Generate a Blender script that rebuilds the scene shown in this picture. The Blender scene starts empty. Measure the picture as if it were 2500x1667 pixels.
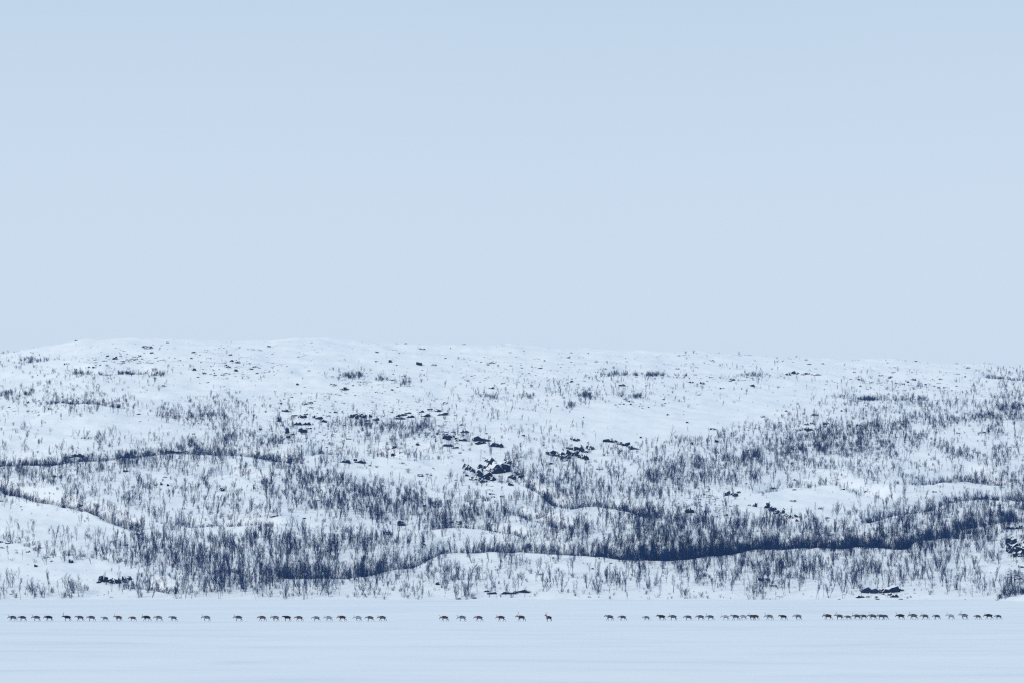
import bpy, bmesh, math, random
import numpy as np
from mathutils import Vector, Matrix, Euler

R = math.radians
sc = bpy.context.scene
COL = sc.collection
rng = np.random.default_rng(7)
random.seed(7)

# ------------------------------------------------------------------ camera
# The photograph measured in its own 2500 x 1667 pixels: a 135 mm view over a
# frozen lake from a bank 17 m above the ice.
W, HPX = 2500.0, 1667.0
LENS = 135.0
F = W * LENS / 36.0                    # focal length in pixels
CAM_Z = 17.25
HORIZON = 1285.0
PITCH = math.atan((HORIZON - HPX / 2) / F)
cam = bpy.data.objects.new('camera', bpy.data.cameras.new('camera'))
COL.objects.link(cam)
cam.data.lens = LENS
cam.data.sensor_width = 36.0
cam.data.sensor_fit = 'HORIZONTAL'
cam.data.clip_start = 1.0
cam.data.clip_end = 20000.0
cam.location = (0, 0, CAM_Z)
cam.rotation_euler = (R(90) + PITCH, 0, 0)
sc.camera = cam

# ------------------------------------------------------------------ sky
SUN_EL, SUN_AZ = 27.0, 52.0            # soft light through cloud, behind the viewer
world = bpy.data.worlds.new('World')
sc.world = world
world.use_nodes = True
wn, wl = world.node_tree.nodes, world.node_tree.links
for n in list(wn):
    wn.remove(n)
w_out = wn.new('ShaderNodeOutputWorld')
w_bg = wn.new('ShaderNodeBackground')
w_sky = wn.new('ShaderNodeTexSky')
w_sky.sky_type = 'NISHITA'
w_sky.sun_disc = False
w_sky.sun_elevation = R(SUN_EL)
w_sky.sun_rotation = R(180 + SUN_AZ)
w_sky.dust_density = 2.0
w_bg.inputs['Strength'].default_value = 0.1
w_mix = wn.new('ShaderNodeMix')
w_mix.data_type = 'RGBA'
w_mix.inputs['Factor'].default_value = 0.93       # closed cloud cover
w_tc = wn.new('ShaderNodeTexCoord')
w_no = wn.new('ShaderNodeTexNoise')
w_no.inputs['Scale'].default_value = 3.2
w_no.inputs['Detail'].default_value = 3.0
w_sep = wn.new('ShaderNodeSeparateXYZ')
w_add = wn.new('ShaderNodeMath')
w_add.operation = 'MULTIPLY_ADD'
w_add.inputs[1].default_value = 0.05
w_cr = wn.new('ShaderNodeValToRGB')              # snow-laden air is palest low down
w_cr.color_ramp.interpolation = 'EASE'
w_cr.color_ramp.elements[0].position = 0.075
w_cr.color_ramp.elements[0].color = (6.45, 7.55, 8.95, 1)
w_cr.color_ramp.elements[1].position = 0.24
w_cr.color_ramp.elements[1].color = (4.80, 6.32, 8.05, 1)
wl.new(w_tc.outputs['Generated'], w_no.inputs['Vector'])
wl.new(w_tc.outputs['Generated'], w_sep.inputs['Vector'])
wl.new(w_no.outputs['Fac'], w_add.inputs[0])
wl.new(w_sep.outputs['Z'], w_add.inputs[2])
wl.new(w_add.outputs['Value'], w_cr.inputs['Fac'])
wl.new(w_sky.outputs['Color'], w_mix.inputs['A'])
wl.new(w_cr.outputs['Color'], w_mix.inputs['B'])
wl.new(w_mix.outputs['Result'], w_bg.inputs['Color'])
wl.new(w_bg.outputs['Background'], w_out.inputs['Surface'])

sun = bpy.data.objects.new('sun', bpy.data.lights.new('sun', 'SUN'))
COL.objects.link(sun)
sun.data.energy = 1.5
sun.data.angle = R(16)
sun.data.color = (1.0, 0.93, 0.84)
sun.rotation_euler = (R(90 - SUN_EL), 0, R(-SUN_AZ))

sc.view_settings.view_transform = 'Standard'
sc.view_settings.look = 'None'
sc.view_settings.exposure = 0.0
sc.view_settings.gamma = 1.0
sc.view_settings.use_curve_mapping = False
try:
    sc.cycles.volume_bounces = 1
    sc.cycles.use_denoising = False
    sc.cycles.sample_clamp_indirect = 1.0
    sc.cycles.sample_clamp_direct = 3.0
    sc.cycles.filter_width = 1.25
    sc.cycles.max_bounces = 6
except Exception:
    pass

# ------------------------------------------------------------------ materials
def material(name):
    m = bpy.data.materials.new(name)
    m.use_nodes = True
    b = m.node_tree.nodes['Principled BSDF']
    b.inputs['Specular IOR Level'].default_value = 0.1
    b.inputs['Roughness'].default_value = 0.9
    return m, m.node_tree.nodes, m.node_tree.links, b

def ramp(nodes, stops):
    r = nodes.new('ShaderNodeValToRGB')
    e = r.color_ramp.elements
    e[0].position, e[0].color = stops[0][0], (*stops[0][1], 1)
    e[1].position, e[1].color = stops[-1][0], (*stops[-1][1], 1)
    for p, c in stops[1:-1]:
        x = e.new(p)
        x.color = (*c, 1)
    return r

def noise(nodes, links, coord, scale, detail=4.0, stretch=None, rough=0.55):
    n = nodes.new('ShaderNodeTexNoise')
    n.inputs['Scale'].default_value = scale
    n.inputs['Detail'].default_value = detail
    n.inputs['Roughness'].default_value = rough
    if stretch:
        mp = nodes.new('ShaderNodeMapping')
        mp.inputs['Scale'].default_value = stretch
        links.new(coord, mp.inputs['Vector'])
        coord = mp.outputs['Vector']
    links.new(coord, n.inputs['Vector'])
    return n

def mat_hill_snow():
    m, N, L, b = material('hill_snow')
    tc = N.new('ShaderNodeTexCoord')
    n = noise(N, L, tc.outputs['Object'], 0.05, 6)
    r = ramp(N, [(0.3, (0.88, 0.89, 0.90)), (0.7, (0.95, 0.945, 0.935))])
    L.new(n.outputs['Fac'], r.inputs['Fac'])
    L.new(r.outputs['Color'], b.inputs['Base Color'])
    n2 = noise(N, L, tc.outputs['Object'], 0.9, 6, rough=0.65)
    bp = N.new('ShaderNodeBump')
    bp.inputs['Strength'].default_value = 0.55
    bp.inputs['Distance'].default_value = 0.35
    L.new(n2.outputs['Fac'], bp.inputs['Height'])
    L.new(bp.outputs['Normal'], b.inputs['Normal'])
    return m

def mat_lake_snow():
    # wind-packed snow over ice: long pale drifts and greyer, bluer swept streaks
    m, N, L, b = material('lake_snow')
    tc = N.new('ShaderNodeTexCoord')
    n = noise(N, L, tc.outputs['Object'], 1.0, 6, (0.022, 0.055, 1), 0.62)
    n.inputs['Distortion'].default_value = 0.6
    r = ramp(N, [(0.34, (0.78, 0.815, 0.86)), (0.46, (0.86, 0.87, 0.885)), (0.7, (0.91, 0.915, 0.915))])
    L.new(n.outputs['Fac'], r.inputs['Fac'])
    L.new(r.outputs['Color'], b.inputs['Base Color'])
    n2 = noise(N, L, tc.outputs['Object'], 1.0, 6, (0.12, 0.6, 1), 0.65)
    bp = N.new('ShaderNodeBump')
    bp.inputs['Strength'].default_value = 0.35
    bp.inputs['Distance'].default_value = 0.15
    L.new(n2.outputs['Fac'], bp.inputs['Height'])
    L.new(bp.outputs['Normal'], b.inputs['Normal'])
    return m

def mat_bark(name, a, bcol, c):
    m, N, L, b = material(name)
    oi = N.new('ShaderNodeObjectInfo')
    r = ramp(N, [(0.0, a), (0.5, bcol), (1.0, c)])
    L.new(oi.outputs['Random'], r.inputs['Fac'])
    L.new(r.outputs['Color'], b.inputs['Base Color'])
    return m

def mat_rock():
    m, N, L, b = material('snowy_rock')
    tc = N.new('ShaderNodeTexCoord')
    ge = N.new('ShaderNodeNewGeometry')
    oi = N.new('ShaderNodeObjectInfo')
    n = noise(N, L, ge.outputs['Position'], 1.0, 6, (1.0, 1.0, 3.2), 0.7)
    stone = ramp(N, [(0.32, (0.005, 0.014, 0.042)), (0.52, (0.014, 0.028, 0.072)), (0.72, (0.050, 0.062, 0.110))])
    L.new(n.outputs['Fac'], stone.inputs['Fac'])
    sx = N.new('ShaderNodeSeparateXYZ')
    L.new(ge.outputs['Normal'], sx.inputs['Vector'])
    n2 = noise(N, L, ge.outputs['Position'], 1.1, 4, rough=0.65)
    ad = N.new('ShaderNodeMath')
    ad.operation = 'MULTIPLY_ADD'
    ad.inputs[1].default_value = 1.5
    L.new(n2.outputs['Fac'], ad.inputs[0])
    L.new(sx.outputs['Z'], ad.inputs[2])
    sb = N.new('ShaderNodeMath')
    sb.operation = 'SUBTRACT'
    sb.inputs[1].default_value = 0.5
    L.new(ad.outputs['Value'], sb.inputs[0])
    st = ramp(N, [(0.62, (0, 0, 0)), (0.70, (1, 1, 1))])
    L.new(sb.outputs['Value'], st.inputs['Fac'])
    mx = N.new('ShaderNodeMix')
    mx.data_type = 'RGBA'
    L.new(st.outputs['Color'], mx.inputs['Factor'])
    L.new(stone.outputs['Color'], mx.inputs['A'])
    mx.inputs['B'].default_value = (0.89, 0.91, 0.94, 1)
    L.new(mx.outputs['Result'], b.inputs['Base Color'])
    bp = N.new('ShaderNodeBump')
    bp.inputs['Strength'].default_value = 1.0
    bp.inputs['Distance'].default_value = 0.3
    L.new(n.outputs['Fac'], bp.inputs['Height'])
    L.new(bp.outputs['Normal'], b.inputs['Normal'])
    return m

def mat_fur():
    m, N, L, b = material('reindeer_fur')
    at = N.new('ShaderNodeAttribute')
    at.attribute_name = 'coat'
    tc = N.new('ShaderNodeTexCoord')
    n = noise(N, L, tc.outputs['Object'], 14, 4)
    r = ramp(N, [(0.3, (0.75, 0.75, 0.75)), (0.7, (1.2, 1.2, 1.2))])
    L.new(n.outputs['Fac'], r.inputs['Fac'])
    mx = N.new('ShaderNodeMix')
    mx.data_type = 'RGBA'
    mx.blend_type = 'MULTIPLY'
    mx.inputs['Factor'].default_value = 1.0
    L.new(at.outputs['Color'], mx.inputs['A'])
    L.new(r.outputs['Color'], mx.inputs['B'])
    L.new(mx.outputs['Result'], b.inputs['Base Color'])
    return m

def mat_plain(name, col):
    m, N, L, b = material(name)
    tc = N.new('ShaderNodeTexCoord')
    n = noise(N, L, tc.outputs['Object'], 20, 3)
    r = ramp(N, [(0.3, tuple(x * 0.75 for x in col)), (0.7, tuple(x * 1.2 for x in col))])
    L.new(n.outputs['Fac'], r.inputs['Fac'])
    L.new(r.outputs['Color'], b.inputs['Base Color'])
    return m

M_SNOW, M_LAKE, M_ROCK, M_FUR = mat_hill_snow(), mat_lake_snow(), mat_rock(), mat_fur()
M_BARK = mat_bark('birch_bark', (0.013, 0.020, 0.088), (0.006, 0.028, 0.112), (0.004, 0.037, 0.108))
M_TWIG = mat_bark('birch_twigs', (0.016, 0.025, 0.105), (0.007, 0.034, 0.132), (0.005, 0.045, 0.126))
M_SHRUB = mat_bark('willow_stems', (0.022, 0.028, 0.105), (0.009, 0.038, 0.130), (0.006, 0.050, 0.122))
M_ANTLER = mat_plain('antler_bone', (0.08, 0.085, 0.115))
M_HOOF = mat_plain('hoof_horn', (0.02, 0.02, 0.025))

def tag(o, label=None, category=None, group=None, kind=None):
    if label: o['label'] = label
    if category: o['category'] = category
    if group: o['group'] = group
    if kind: o['kind'] = kind
    return o

def link(name, data, parent=None, mat=None):
    o = bpy.data.objects.new(name, data)
    COL.objects.link(o)
    if parent is not None:
        o.parent = parent
    if mat is not None and data is not None and not data.materials:
        data.materials.append(mat)
    return o

# ------------------------------------------------------------------ the lie of the land
def hash2(ix, iy, seed):
    h = (ix.astype(np.int64) * 374761393 + iy.astype(np.int64) * 668265263 + seed * 982451653) & 0x7fffffff
    h = ((h ^ (h >> 13)) * 1274126177) & 0x7fffffff
    return ((h ^ (h >> 16)) & 0xffff) / 65535.0

def vnoise(x, y, seed=0):
    x = np.asarray(x, float); y = np.asarray(y, float)
    ix, iy = np.floor(x), np.floor(y)
    fx, fy = x - ix, y - iy
    fx = fx * fx * (3 - 2 * fx); fy = fy * fy * (3 - 2 * fy)
    a, b = hash2(ix, iy, seed), hash2(ix + 1, iy, seed)
    c, d = hash2(ix, iy + 1, seed), hash2(ix + 1, iy + 1, seed)
    return (a + (b - a) * fx) * (1 - fy) + (c + (d - c) * fx) * fy - 0.5

SKY_X = [-900, -300, 0, 60, 130, 210, 420, 560, 780, 980, 1250, 1500, 1750, 2000, 2250, 2500, 2900, 3400]
SKY_Y = [905, 880, 868, 858, 846, 832, 829, 831, 829, 838, 848, 855, 866, 880, 888, 893, 900, 915]
def skyline(x):
    return np.interp(x, SKY_X, SKY_Y)

SHORE = 1462.0
def depth(x, v):
    t = np.clip((SHORE - v) / (SHORE - skyline(x)), -0.2, 1.6)
    tp = np.clip(t, 0, 2)
    return 914.0 + 330.0 * t + 110.0 * tp ** 2 + 60.0 * tp ** 7

# crests of the knolls: (curve, dip behind it in metres, width of the dip in pixels of slope)
CRESTS = {
 'left_mound': ([(-400, 1190), (0, 1205), (74, 1224), (167, 1242), (238, 1263), (298, 1282), (345, 1306)], 2.4, 42),
 'left_bank': ([(-300, 1310), (0, 1322), (60, 1334), (119, 1355), (238, 1367), (300, 1384)], 1.1, 30),
 'shore_mound': ([(200, 1452), (270, 1442), (312, 1437), (372, 1440), (440, 1455)], 1.2, 26),
 'long_crest': ([(674, 1421), (749, 1415), (853, 1412), (927, 1400), (1017, 1382), (1076, 1359), (1121, 1357), (1195, 1354),
     (1319, 1358), (1438, 1363), (1557, 1366), (1631, 1368), (1706, 1365), (1795, 1357), (1884, 1351), (1979, 1348), (2098, 1346), (2187, 1351), (2240, 1352)], 2.6, 50),
 'right_knoll': ([(2195, 1344), (2230, 1335), (2276, 1322), (2321, 1315), (2360, 1316)], 1.8, 34),
 'right_end': ([(2330, 1300), (2360, 1291), (2455, 1284), (2600, 1276), (2900, 1280)], 2.0, 36),
 'right_terrace': ([(2100, 1284), (2187, 1261), (2276, 1248), (2321, 1230), (2410, 1221), (2480, 1225), (2560, 1235)], 2.2, 38),
 'white_dome': ([(1838, 1214), (1870, 1203), (1919, 1193), (2008, 1187), (2053, 1193), (2098, 1212), (2190, 1231)], 2.1, 40),
 'right_shoulder': ([(2226, 1195), (2306, 1177), (2365, 1169), (2400, 1175), (2470, 1190)], 2.2, 36),
 'middle_fold': ([(1150, 1178), (1200, 1184), (1260, 1187), (1289, 1197), (1325, 1224), (1358, 1242), (1393, 1249), (1420, 1247), (1453, 1243), (1498, 1249), (1557, 1266), (1590, 1280)], 2.4, 40),
 'inner_step': ([(1225, 1265), (1260, 1264), (1319, 1272), (1378, 1295), (1408, 1318)], 1.8, 30),
 'low_step': ([(1050, 1297), (1100, 1294), (1165, 1294), (1255, 1307), (1305, 1318)], 1.9, 30),
 'dark_band': ([(-500, 1140), (0, 1141), (89, 1140), (179, 1134), (268, 1125), (342, 1116), (417, 1107), (506, 1110), (565, 1119), (625, 1127), (699, 1134), (740, 1142)], 2.2, 42),
 'pale_rib': ([(740, 1124), (800, 1114), (868, 1110), (927, 1112), (990, 1126)], 2.1, 34),
 'left_inner': ([(520, 1162), (560, 1163), (625, 1181), (680, 1192)], 1.8, 32),
 'left_step': ([(430, 1282), (470, 1288), (560, 1292), (640, 1293), (700, 1300)], 1.7, 30),
 'upper_left': ([(150, 916), (200, 920), (253, 924), (310, 919), (390, 919)], 1.8, 26),
 'upper_shelf': ([(100, 986), (160, 990), (208, 994), (292, 1004), (340, 1008)], 1.4, 26),
 'upper_right': ([(2390, 922), (2419, 925), (2470, 931), (2700, 940)], 2.4, 26),
 'right_shelf': ([(2040, 978), (2100, 977), (2180, 979), (2230, 985)], 1.2, 24),
 'far_bar': ([(1470, 920), (1540, 922), (1620, 921), (1680, 924)], 1.2, 22),
}
CR = []
for nm, (pts, dm, wp) in CRESTS.items():
    xs = np.array([p[0] for p in pts], float); ys = np.array([p[1] for p in pts], float)
    CR.append((nm, xs, ys, dm, wp))

def dip(x, v):
    """How far (metres) the ground drops behind each crest."""
    x = np.asarray(x, float); v = np.asarray(v, float)
    out = np.zeros(np.broadcast(x, v).shape)
    for nm, xs, ys, dm, wp in CR:
        yc = np.interp(x, xs, ys)
        yc = yc + 1.6 * vnoise(x / 23.0, 0 * x, 5)
        ends = np.clip((x - xs[0]) / 45.0, 0, 1) * np.clip((xs[-1] - x) / 45.0, 0, 1)
        t = (yc - v) / wp
        up = np.clip(t / 0.32, 0, 1); up = up * up * (3 - 2 * up)
        dn = np.clip((1 - t) / 0.62, 0, 1); dn = dn * dn * (3 - 2 * dn)
        fr = np.clip(1 + t / 0.7, 0, 1) * (t <= 0)            # swelling in front of the crest
        out += ends * dm * (np.where(t > 0, up * dn, 0) - 0.32 * fr * fr * np.clip(-t / 0.12, 0, 1))
    return out

COSP, SINP = math.cos(PITCH), math.sin(PITCH)
def ray(x, y):
    cx = (x - W / 2) / F
    cy = (HPX / 2 - y) / F
    return cx, COSP - cy * SINP, SINP + cy * COSP

def ground(x, v):
    """World point of the hillside at photo column x, slope coordinate v."""
    x = np.asarray(x, float); v = np.asarray(v, float)
    d = depth(x, v)
    s = skyline(x)
    over = np.clip(s - v, 0, None)
    ye = np.where(v < s, s + over * 0.06 + 0.012 * over ** 2, v)
    rx, ry, rz = ray(x, ye)
    X = d * rx / ry
    Z = CAM_Z + d * rz / ry
    amp = np.clip((SHORE - v) / 60.0, 0, 1)
    n = 2.0 * vnoise(X / 34, d / 30, 1) + 1.7 * np.abs(vnoise(X / 16, d / 14, 2)) + 1.0 * vnoise(X / 7, d / 7, 3) + 0.4 * vnoise(X / 2.6, d / 3, 4)
    Z = Z + amp * n * 0.85 - dip(x, v)
    Z = np.where(v > SHORE, -0.03 * (v - SHORE), Z)
    Z = Z + np.exp(-((v - 1460.0) / 16.0) ** 2) * (0.9 * vnoise(X / 17, d / 40, 41) + 0.45 * vnoise(X / 5, d / 16, 42))   # drifts run out on the ice
    # the point of land that reaches out at the right edge
    Z = Z + 2.1 * np.exp(-(((X - 123.0) / 7.5) ** 2 + ((d - 895.0) / 26.0) ** 2)) * (1 + 0.6 * vnoise(X / 3, d / 3, 9))
    return X, d, Z

def seen_y(p):
    X, Y, Z = p
    dz = (Z - CAM_Z) / Y
    return HPX / 2 - F * (dz * COSP - SINP) / (COSP + dz * SINP)

VSCAN = np.arange(1478.0, 815.0, -0.75)
def on_hill(x, y):
    """First point of the hillside met by the eye in direction (x, y)."""
    p = ground(np.full_like(VSCAN, x), VSCAN)
    sy = seen_y(p)
    k = np.nonzero(sy <= y)[0]
    i = int(k[0]) if len(k) else len(VSCAN) - 1
    return Vector((p[0][i], p[1][i], p[2][i])), VSCAN[i]

def lake_point(x, y):
    rx, ry, rz = ray(x, y)
    k = -CAM_Z / rz
    return Vector((k * rx, k * ry, 0.0))

def grid_mesh(name, X, Y, Z):
    nr, nc = X.shape
    me = bpy.data.meshes.new(name)
    co = np.stack([X, Y, Z], -1).reshape(-1, 3).astype(np.float32)
    i = np.arange(nr * nc).reshape(nr, nc)
    q = np.stack([i[:-1, :-1], i[:-1, 1:], i[1:, 1:], i[1:, :-1]], -1).reshape(-1, 4)
    me.vertices.add(len(co)); me.vertices.foreach_set('co', co.ravel())
    me.loops.add(q.size); me.loops.foreach_set('vertex_index', q.ravel().astype(np.int32))
    me.polygons.add(len(q))
    me.polygons.foreach_set('loop_start', (np.arange(len(q)) * 4).astype(np.int32))
    me.polygons.foreach_set('use_smooth', np.ones(len(q), bool))
    me.update(calc_edges=True)
    return me

gx = np.concatenate([np.arange(-900, -60, 14.0), np.arange(-60, 2560, 5.0), np.arange(2560, 3400, 14.0)])
gv = np.concatenate([np.arange(1530, 1464, -6.0), np.arange(1464, 800, -1.4), np.arange(800, 700, -6.0)])
GX, GV = np.meshgrid(gx, gv)
hill = link('snow_hill', grid_mesh('snow_hill', *ground(GX, GV)), mat=M_SNOW)
tag(hill, 'snow covered fell with rounded knolls rising behind the frozen lake', 'hill', kind='structure')

lx = np.linspace(-900, 900, 61); ly = np.linspace(-300, 2300, 131)
LX, LY = np.meshgrid(lx, ly)
lake = link('frozen_lake', grid_mesh('frozen_lake', LX, LY, np.zeros_like(LX)), mat=M_LAKE)
tag(lake, 'flat frozen lake under wind packed snow in the foreground', 'lake', kind='structure')

# ------------------------------------------------------------------ reindeer in single file
def ordinal(n):
    return f"{n}{'th' if 10 <= n % 100 <= 20 else {1: 'st', 2: 'nd', 3: 'rd'}.get(n % 10, 'th')}"

HEADS = {   # neck base, neck, poll, forehead, muzzle, nose
 'level': [(-.50, .84, .165), (-.66, .87, .110), (-.80, .95, .072), (-.88, .93, .074), (-1.03, .81, .052), (-1.12, .74, .046)],
 'low':   [(-.51, .81, .165), (-.68, .79, .112), (-.83, .82, .072), (-.90, .78, .074), (-1.02, .63, .052), (-1.08, .54, .046)],
 'down':  [(-.51, .79, .160), (-.68, .72, .108), (-.84, .70, .072), (-.90, .65, .074), (-.99, .48, .052), (-1.03, .39, .046)],
 'up':    [(-.48, .90, .165), (-.57, 1.04, .110), (-.65, 1.19, .072), (-.73, 1.20, .074), (-.89, 1.12, .052), (-.98, 1.07, .046)],
}
# foot offsets along the stride for near fore, far fore, near hind, far hind; None = lifted leg
GAITS = {
 'a': (-.24, .17, -.16, .30), 'b': (-.04, None, .18, -.12), 'c': (.20, -.20, .32, -.10),
 'd': (.05, -.12, None, .27), 'e': (None, .22, -.22, .14), 's': (-.02, .06, .02, .12),
}
def leg_points(fore, off, side):
    if fore:
        top = Vector((-.37, side * .115, .60)); sh = Vector((-.40, side * .10, .70))
        if off is None:
            pts = [(-.40, .50), (-.45, .34), (-.33, .19), (-.29, .12)]
        else:
            fx = top.x + off
            kn = top.x + .55 * off - .025
            pts = [(top.x + .22 * off + .02, .48), (kn, .31), (fx + .01, .10), (fx - .045, .025)]
        rad = [.11, .10, .062, .036, .029, .046]
    else:
        top = Vector((.42, side * .125, .66)); sh = Vector((.42, side * .10, .74))
        if off is None:
            pts = [(.28, .54), (.40, .37), (.30, .20), (.34, .13)]
        else:
            fx = top.x + off
            pts = [(top.x - .09 + .25 * off, .53), (top.x + .10 + .66 * off, .335), (fx + .015, .10), (fx - .04, .025)]
        rad = [.135, .135, .085, .041, .030, .047]
    P = [sh, top] + [Vector((x, side * .12, z)) for x, z in pts]
    return P, rad

def body_mesh(gait, head, coat):
    bm_v, bm_e, rads = [], [], []
    def chain(points, radii, start=None):
        prev = start
        for p, r in zip(points, radii):
            bm_v.append(tuple(p)); rads.append(r)
            if prev is not None:
                bm_e.append((prev, len(bm_v) - 1))
            prev = len(bm_v) - 1
        return prev
    chain([(-.06, 0, .735)], [(.235, .285)])                                   # barrel, root
    chest = chain([(-.34, 0, .785)], [(.205, .27)], 0)
    hd = [(x, 0, z) for x, z, r in HEADS[head]]
    nose = chain(hd, [(r * .85, r * k) for (x, z, r), k in zip(HEADS[head], (1.25, 1.35, 1.15, 1.15, 1.1, 1.1))], chest)
    poll = nose - 3
    for s in (-1, 1):
        px, pz, _ = HEADS[head][2]
        chain([(px + .04, s * .09, pz + .05), (px + .08, s * .17, pz + .06), (px + .11, s * .22, pz + .05)], [(.026, .026), (.034, .034), (.012, .012)], poll)
    hip = chain([(.20, 0, .765), (.42, 0, .80)], [(.215, .25), (.19, .215)], 0)
    rump = chain([(.55, 0, .775), (.63, 0, .74), (.655, 0, .65)], [(.12, .13), (.04, .045), (.022, .025)], hip)
    for (fore, side), off in zip(((1, -1), (1, 1), (0, -1), (0, 1)), GAITS[gait]):
        P, rad = leg_points(fore, off, side)
        chain(P, [(r, r) for r in rad], chest if fore else hip)
    me = bpy.data.meshes.new('reindeer_cage')
    me.from_pydata(bm_v, bm_e, [])
    ob = bpy.data.objects.new('reindeer_cage', me)
    COL.objects.link(ob)
    sk = ob.modifiers.new('skin', 'SKIN'); sk.use_smooth_shade = True
    for i, d in enumerate(me.skin_vertices[0].data):
        r = rads[i] if isinstance(rads[i], tuple) else (rads[i], rads[i])
        d.radius = r; d.use_root = (i == 0)
    ss = ob.modifiers.new('sub', 'SUBSURF'); ss.levels = ss.render_levels = 1
    dg = bpy.context.evaluated_depsgraph_get(); dg.update()
    out = bpy.data.meshes.new_from_object(ob.evaluated_get(dg))
    out.name = 'reindeer_body'
    bpy.data.objects.remove(ob); bpy.data.meshes.remove(me)
    paint(out, coat, head)
    return out

COATS = {   # back, flank, neck and mane, legs, face
 'black':  ((.012, .011, .018), (.022, .020, .030), (.035, .035, .048), (.014, .013, .022), (.012, .012, .02)),
 'dark':   ((.016, .016, .030), (.105, .110, .140), (.215, .230, .280), (.020, .020, .034), (.022, .022, .036)),
 'brown':  ((.026, .014, .022), (.070, .042, .056), (.190, .165, .195), (.030, .024, .036), (.035, .027, .038)),
 'russet': ((.046, .022, .034), (.140, .085, .105), (.260, .215, .245), (.060, .050, .068), (.050, .04, .055)),
 'grey':   ((.040, .045, .065), (.200, .220, .270), (.320, .345, .410), (.045, .050, .075), (.050, .055, .08)),
 'pale':   ((.130, .150, .195), (.380, .410, .480), (.480, .510, .580), (.150, .170, .220), (.150, .17, .22)),
}
def paint(me, coat, head):
    c = [np.array(k) for k in COATS[coat]]
    n = len(me.vertices)
    co = np.empty(n * 3, np.float32); me.vertices.foreach_get('co', co); co = co.reshape(-1, 3)
    x, z = co[:, 0], co[:, 2]
    sm = lambda a, b, t: np.clip((t - a) / (b - a), 0, 1)[:, None]
    jit = (0.03 * np.sin(17 * x + 5 * co[:, 1]) + 0.02 * np.sin(31 * z + 9 * x))
    col = c[1][None, :] + (c[0] - c[1])[None, :] * sm(.80, .90, z + jit)          # dark back over paler flank
    col = col + (c[0][None, :] - col) * (1 - sm(.58, .68, z + jit)) * .85                # darker belly line
    nk = sm(-.38, -.55, x + jit)
    col = col + (c[2][None, :] - col) * nk
    px, pz, _ = HEADS[head][2]
    fd = sm(-(px - .02), -(px - .13), -x) if head != 'up' else sm(-(px - .0), -(px - .10), -x)
    col = col + (c[4][None, :] - col) * fd
    lg = 1 - sm(.42, .56, z)
    legm = lg * (x > -.78)[:, None]
    col = col + (c[3][None, :] - col) * legm
    rp = sm(.57, .62, x) * sm(.5, .6, z)
    col = col + (np.array([.30, .32, .37])[None, :] - col) * rp * .6
    at = me.color_attributes.new('coat', 'FLOAT_COLOR', 'POINT')
    at.data.foreach_set('color', np.concatenate([col, np.ones((n, 1))], 1).astype(np.float32).ravel())
    me.materials.clear(); me.materials.append(M_FUR)

def tube(V, Fc, pts, radii, sides=3):
    """Append a tapered tube along pts."""
    base = len(V)
    pts = [Vector(p) for p in pts]
    for i, p in enumerate(pts):
        d = (pts[min(i + 1, len(pts) - 1)] - pts[max(i - 1, 0)])
        d = d.normalized() if d.length > 1e-6 else Vector((0, 0, 1))
        a = d.cross(Vector((0.31, 0.95, 0.07))); a.normalize()
        b = d.cross(a)
        for k in range(sides):
            t = 2 * math.pi * k / sides
            V.append(tuple(p + (a * math.cos(t) + b * math.sin(t)) * radii[i]))
    for i in range(len(pts) - 1):
        for k in range(sides):
            k2 = (k + 1) % sides
            Fc.append((base + i * sides + k, base + i * sides + k2, base + (i + 1) * sides + k2, base + (i + 1) * sides + k))
    Fc.append(tuple(base + (len(pts) - 1) * sides + k for k in range(sides)))
    if sides > 3:
        Fc.append(tuple(base + sides - 1 - k for k in range(sides)))

def mesh_from(name, V, Fc, mat, smooth=False):
    me = bpy.data.meshes.new(name)
    me.from_pydata(V, [], Fc)
    if smooth:
        me.polygons.foreach_set('use_smooth', np.ones(len(me.polygons), bool))
    me.materials.append(mat)
    return me

def antler_mesh(side, kind):
    V, Fc = [], []
    s = side
    if kind == 'back':
        beam = [(0, 0, 0), (.10, s * .06, .10), (.22, s * .13, .22), (.28, s * .18, .36), (.26, s * .20, .50), (.20, s * .20, .60)]
        tines = [([(.04, s * .02, .04), (-.08, s * .03, .10), (-.15, s * .03, .17)]), ([(.27, s * .17, .32), (.38, s * .18, .42)]),
                 ([(.27, s * .19, .46), (.36, s * .21, .58)]), ([(.23, s * .2, .56), (.13, s * .2, .66)])]
    else:
        beam = [(0, 0, 0), (.05, s * .07, .14), (.09, s * .15, .30), (.06, s * .21, .44), (-.02, s * .23, .56)]
        tines = [([(.02, s * .02, .05), (-.10, s * .03, .12)]), ([(.085, s * .15, .28), (.18, s * .18, .38)]),
                 ([(.06, s * .2, .42), (-.08, s * .20, .50)]), ([(.0, s * .23, .52), (.08, s * .25, .62)])]
    n = len(beam)
    tube(V, Fc, beam, [.026 - .013 * i / (n - 1) for i in range(n)], 5)
    for t in tines:
        tube(V, Fc, t, [.017, .014, .009][:len(t)] if len(t) == 3 else [.016, .009], 4)
    return mesh_from('antler', V, Fc, M_ANTLER, True)
ANTLERS = {(s, k): antler_mesh(s, k) for s in (-1, 1) for k in ('back', 'upright')}

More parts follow.
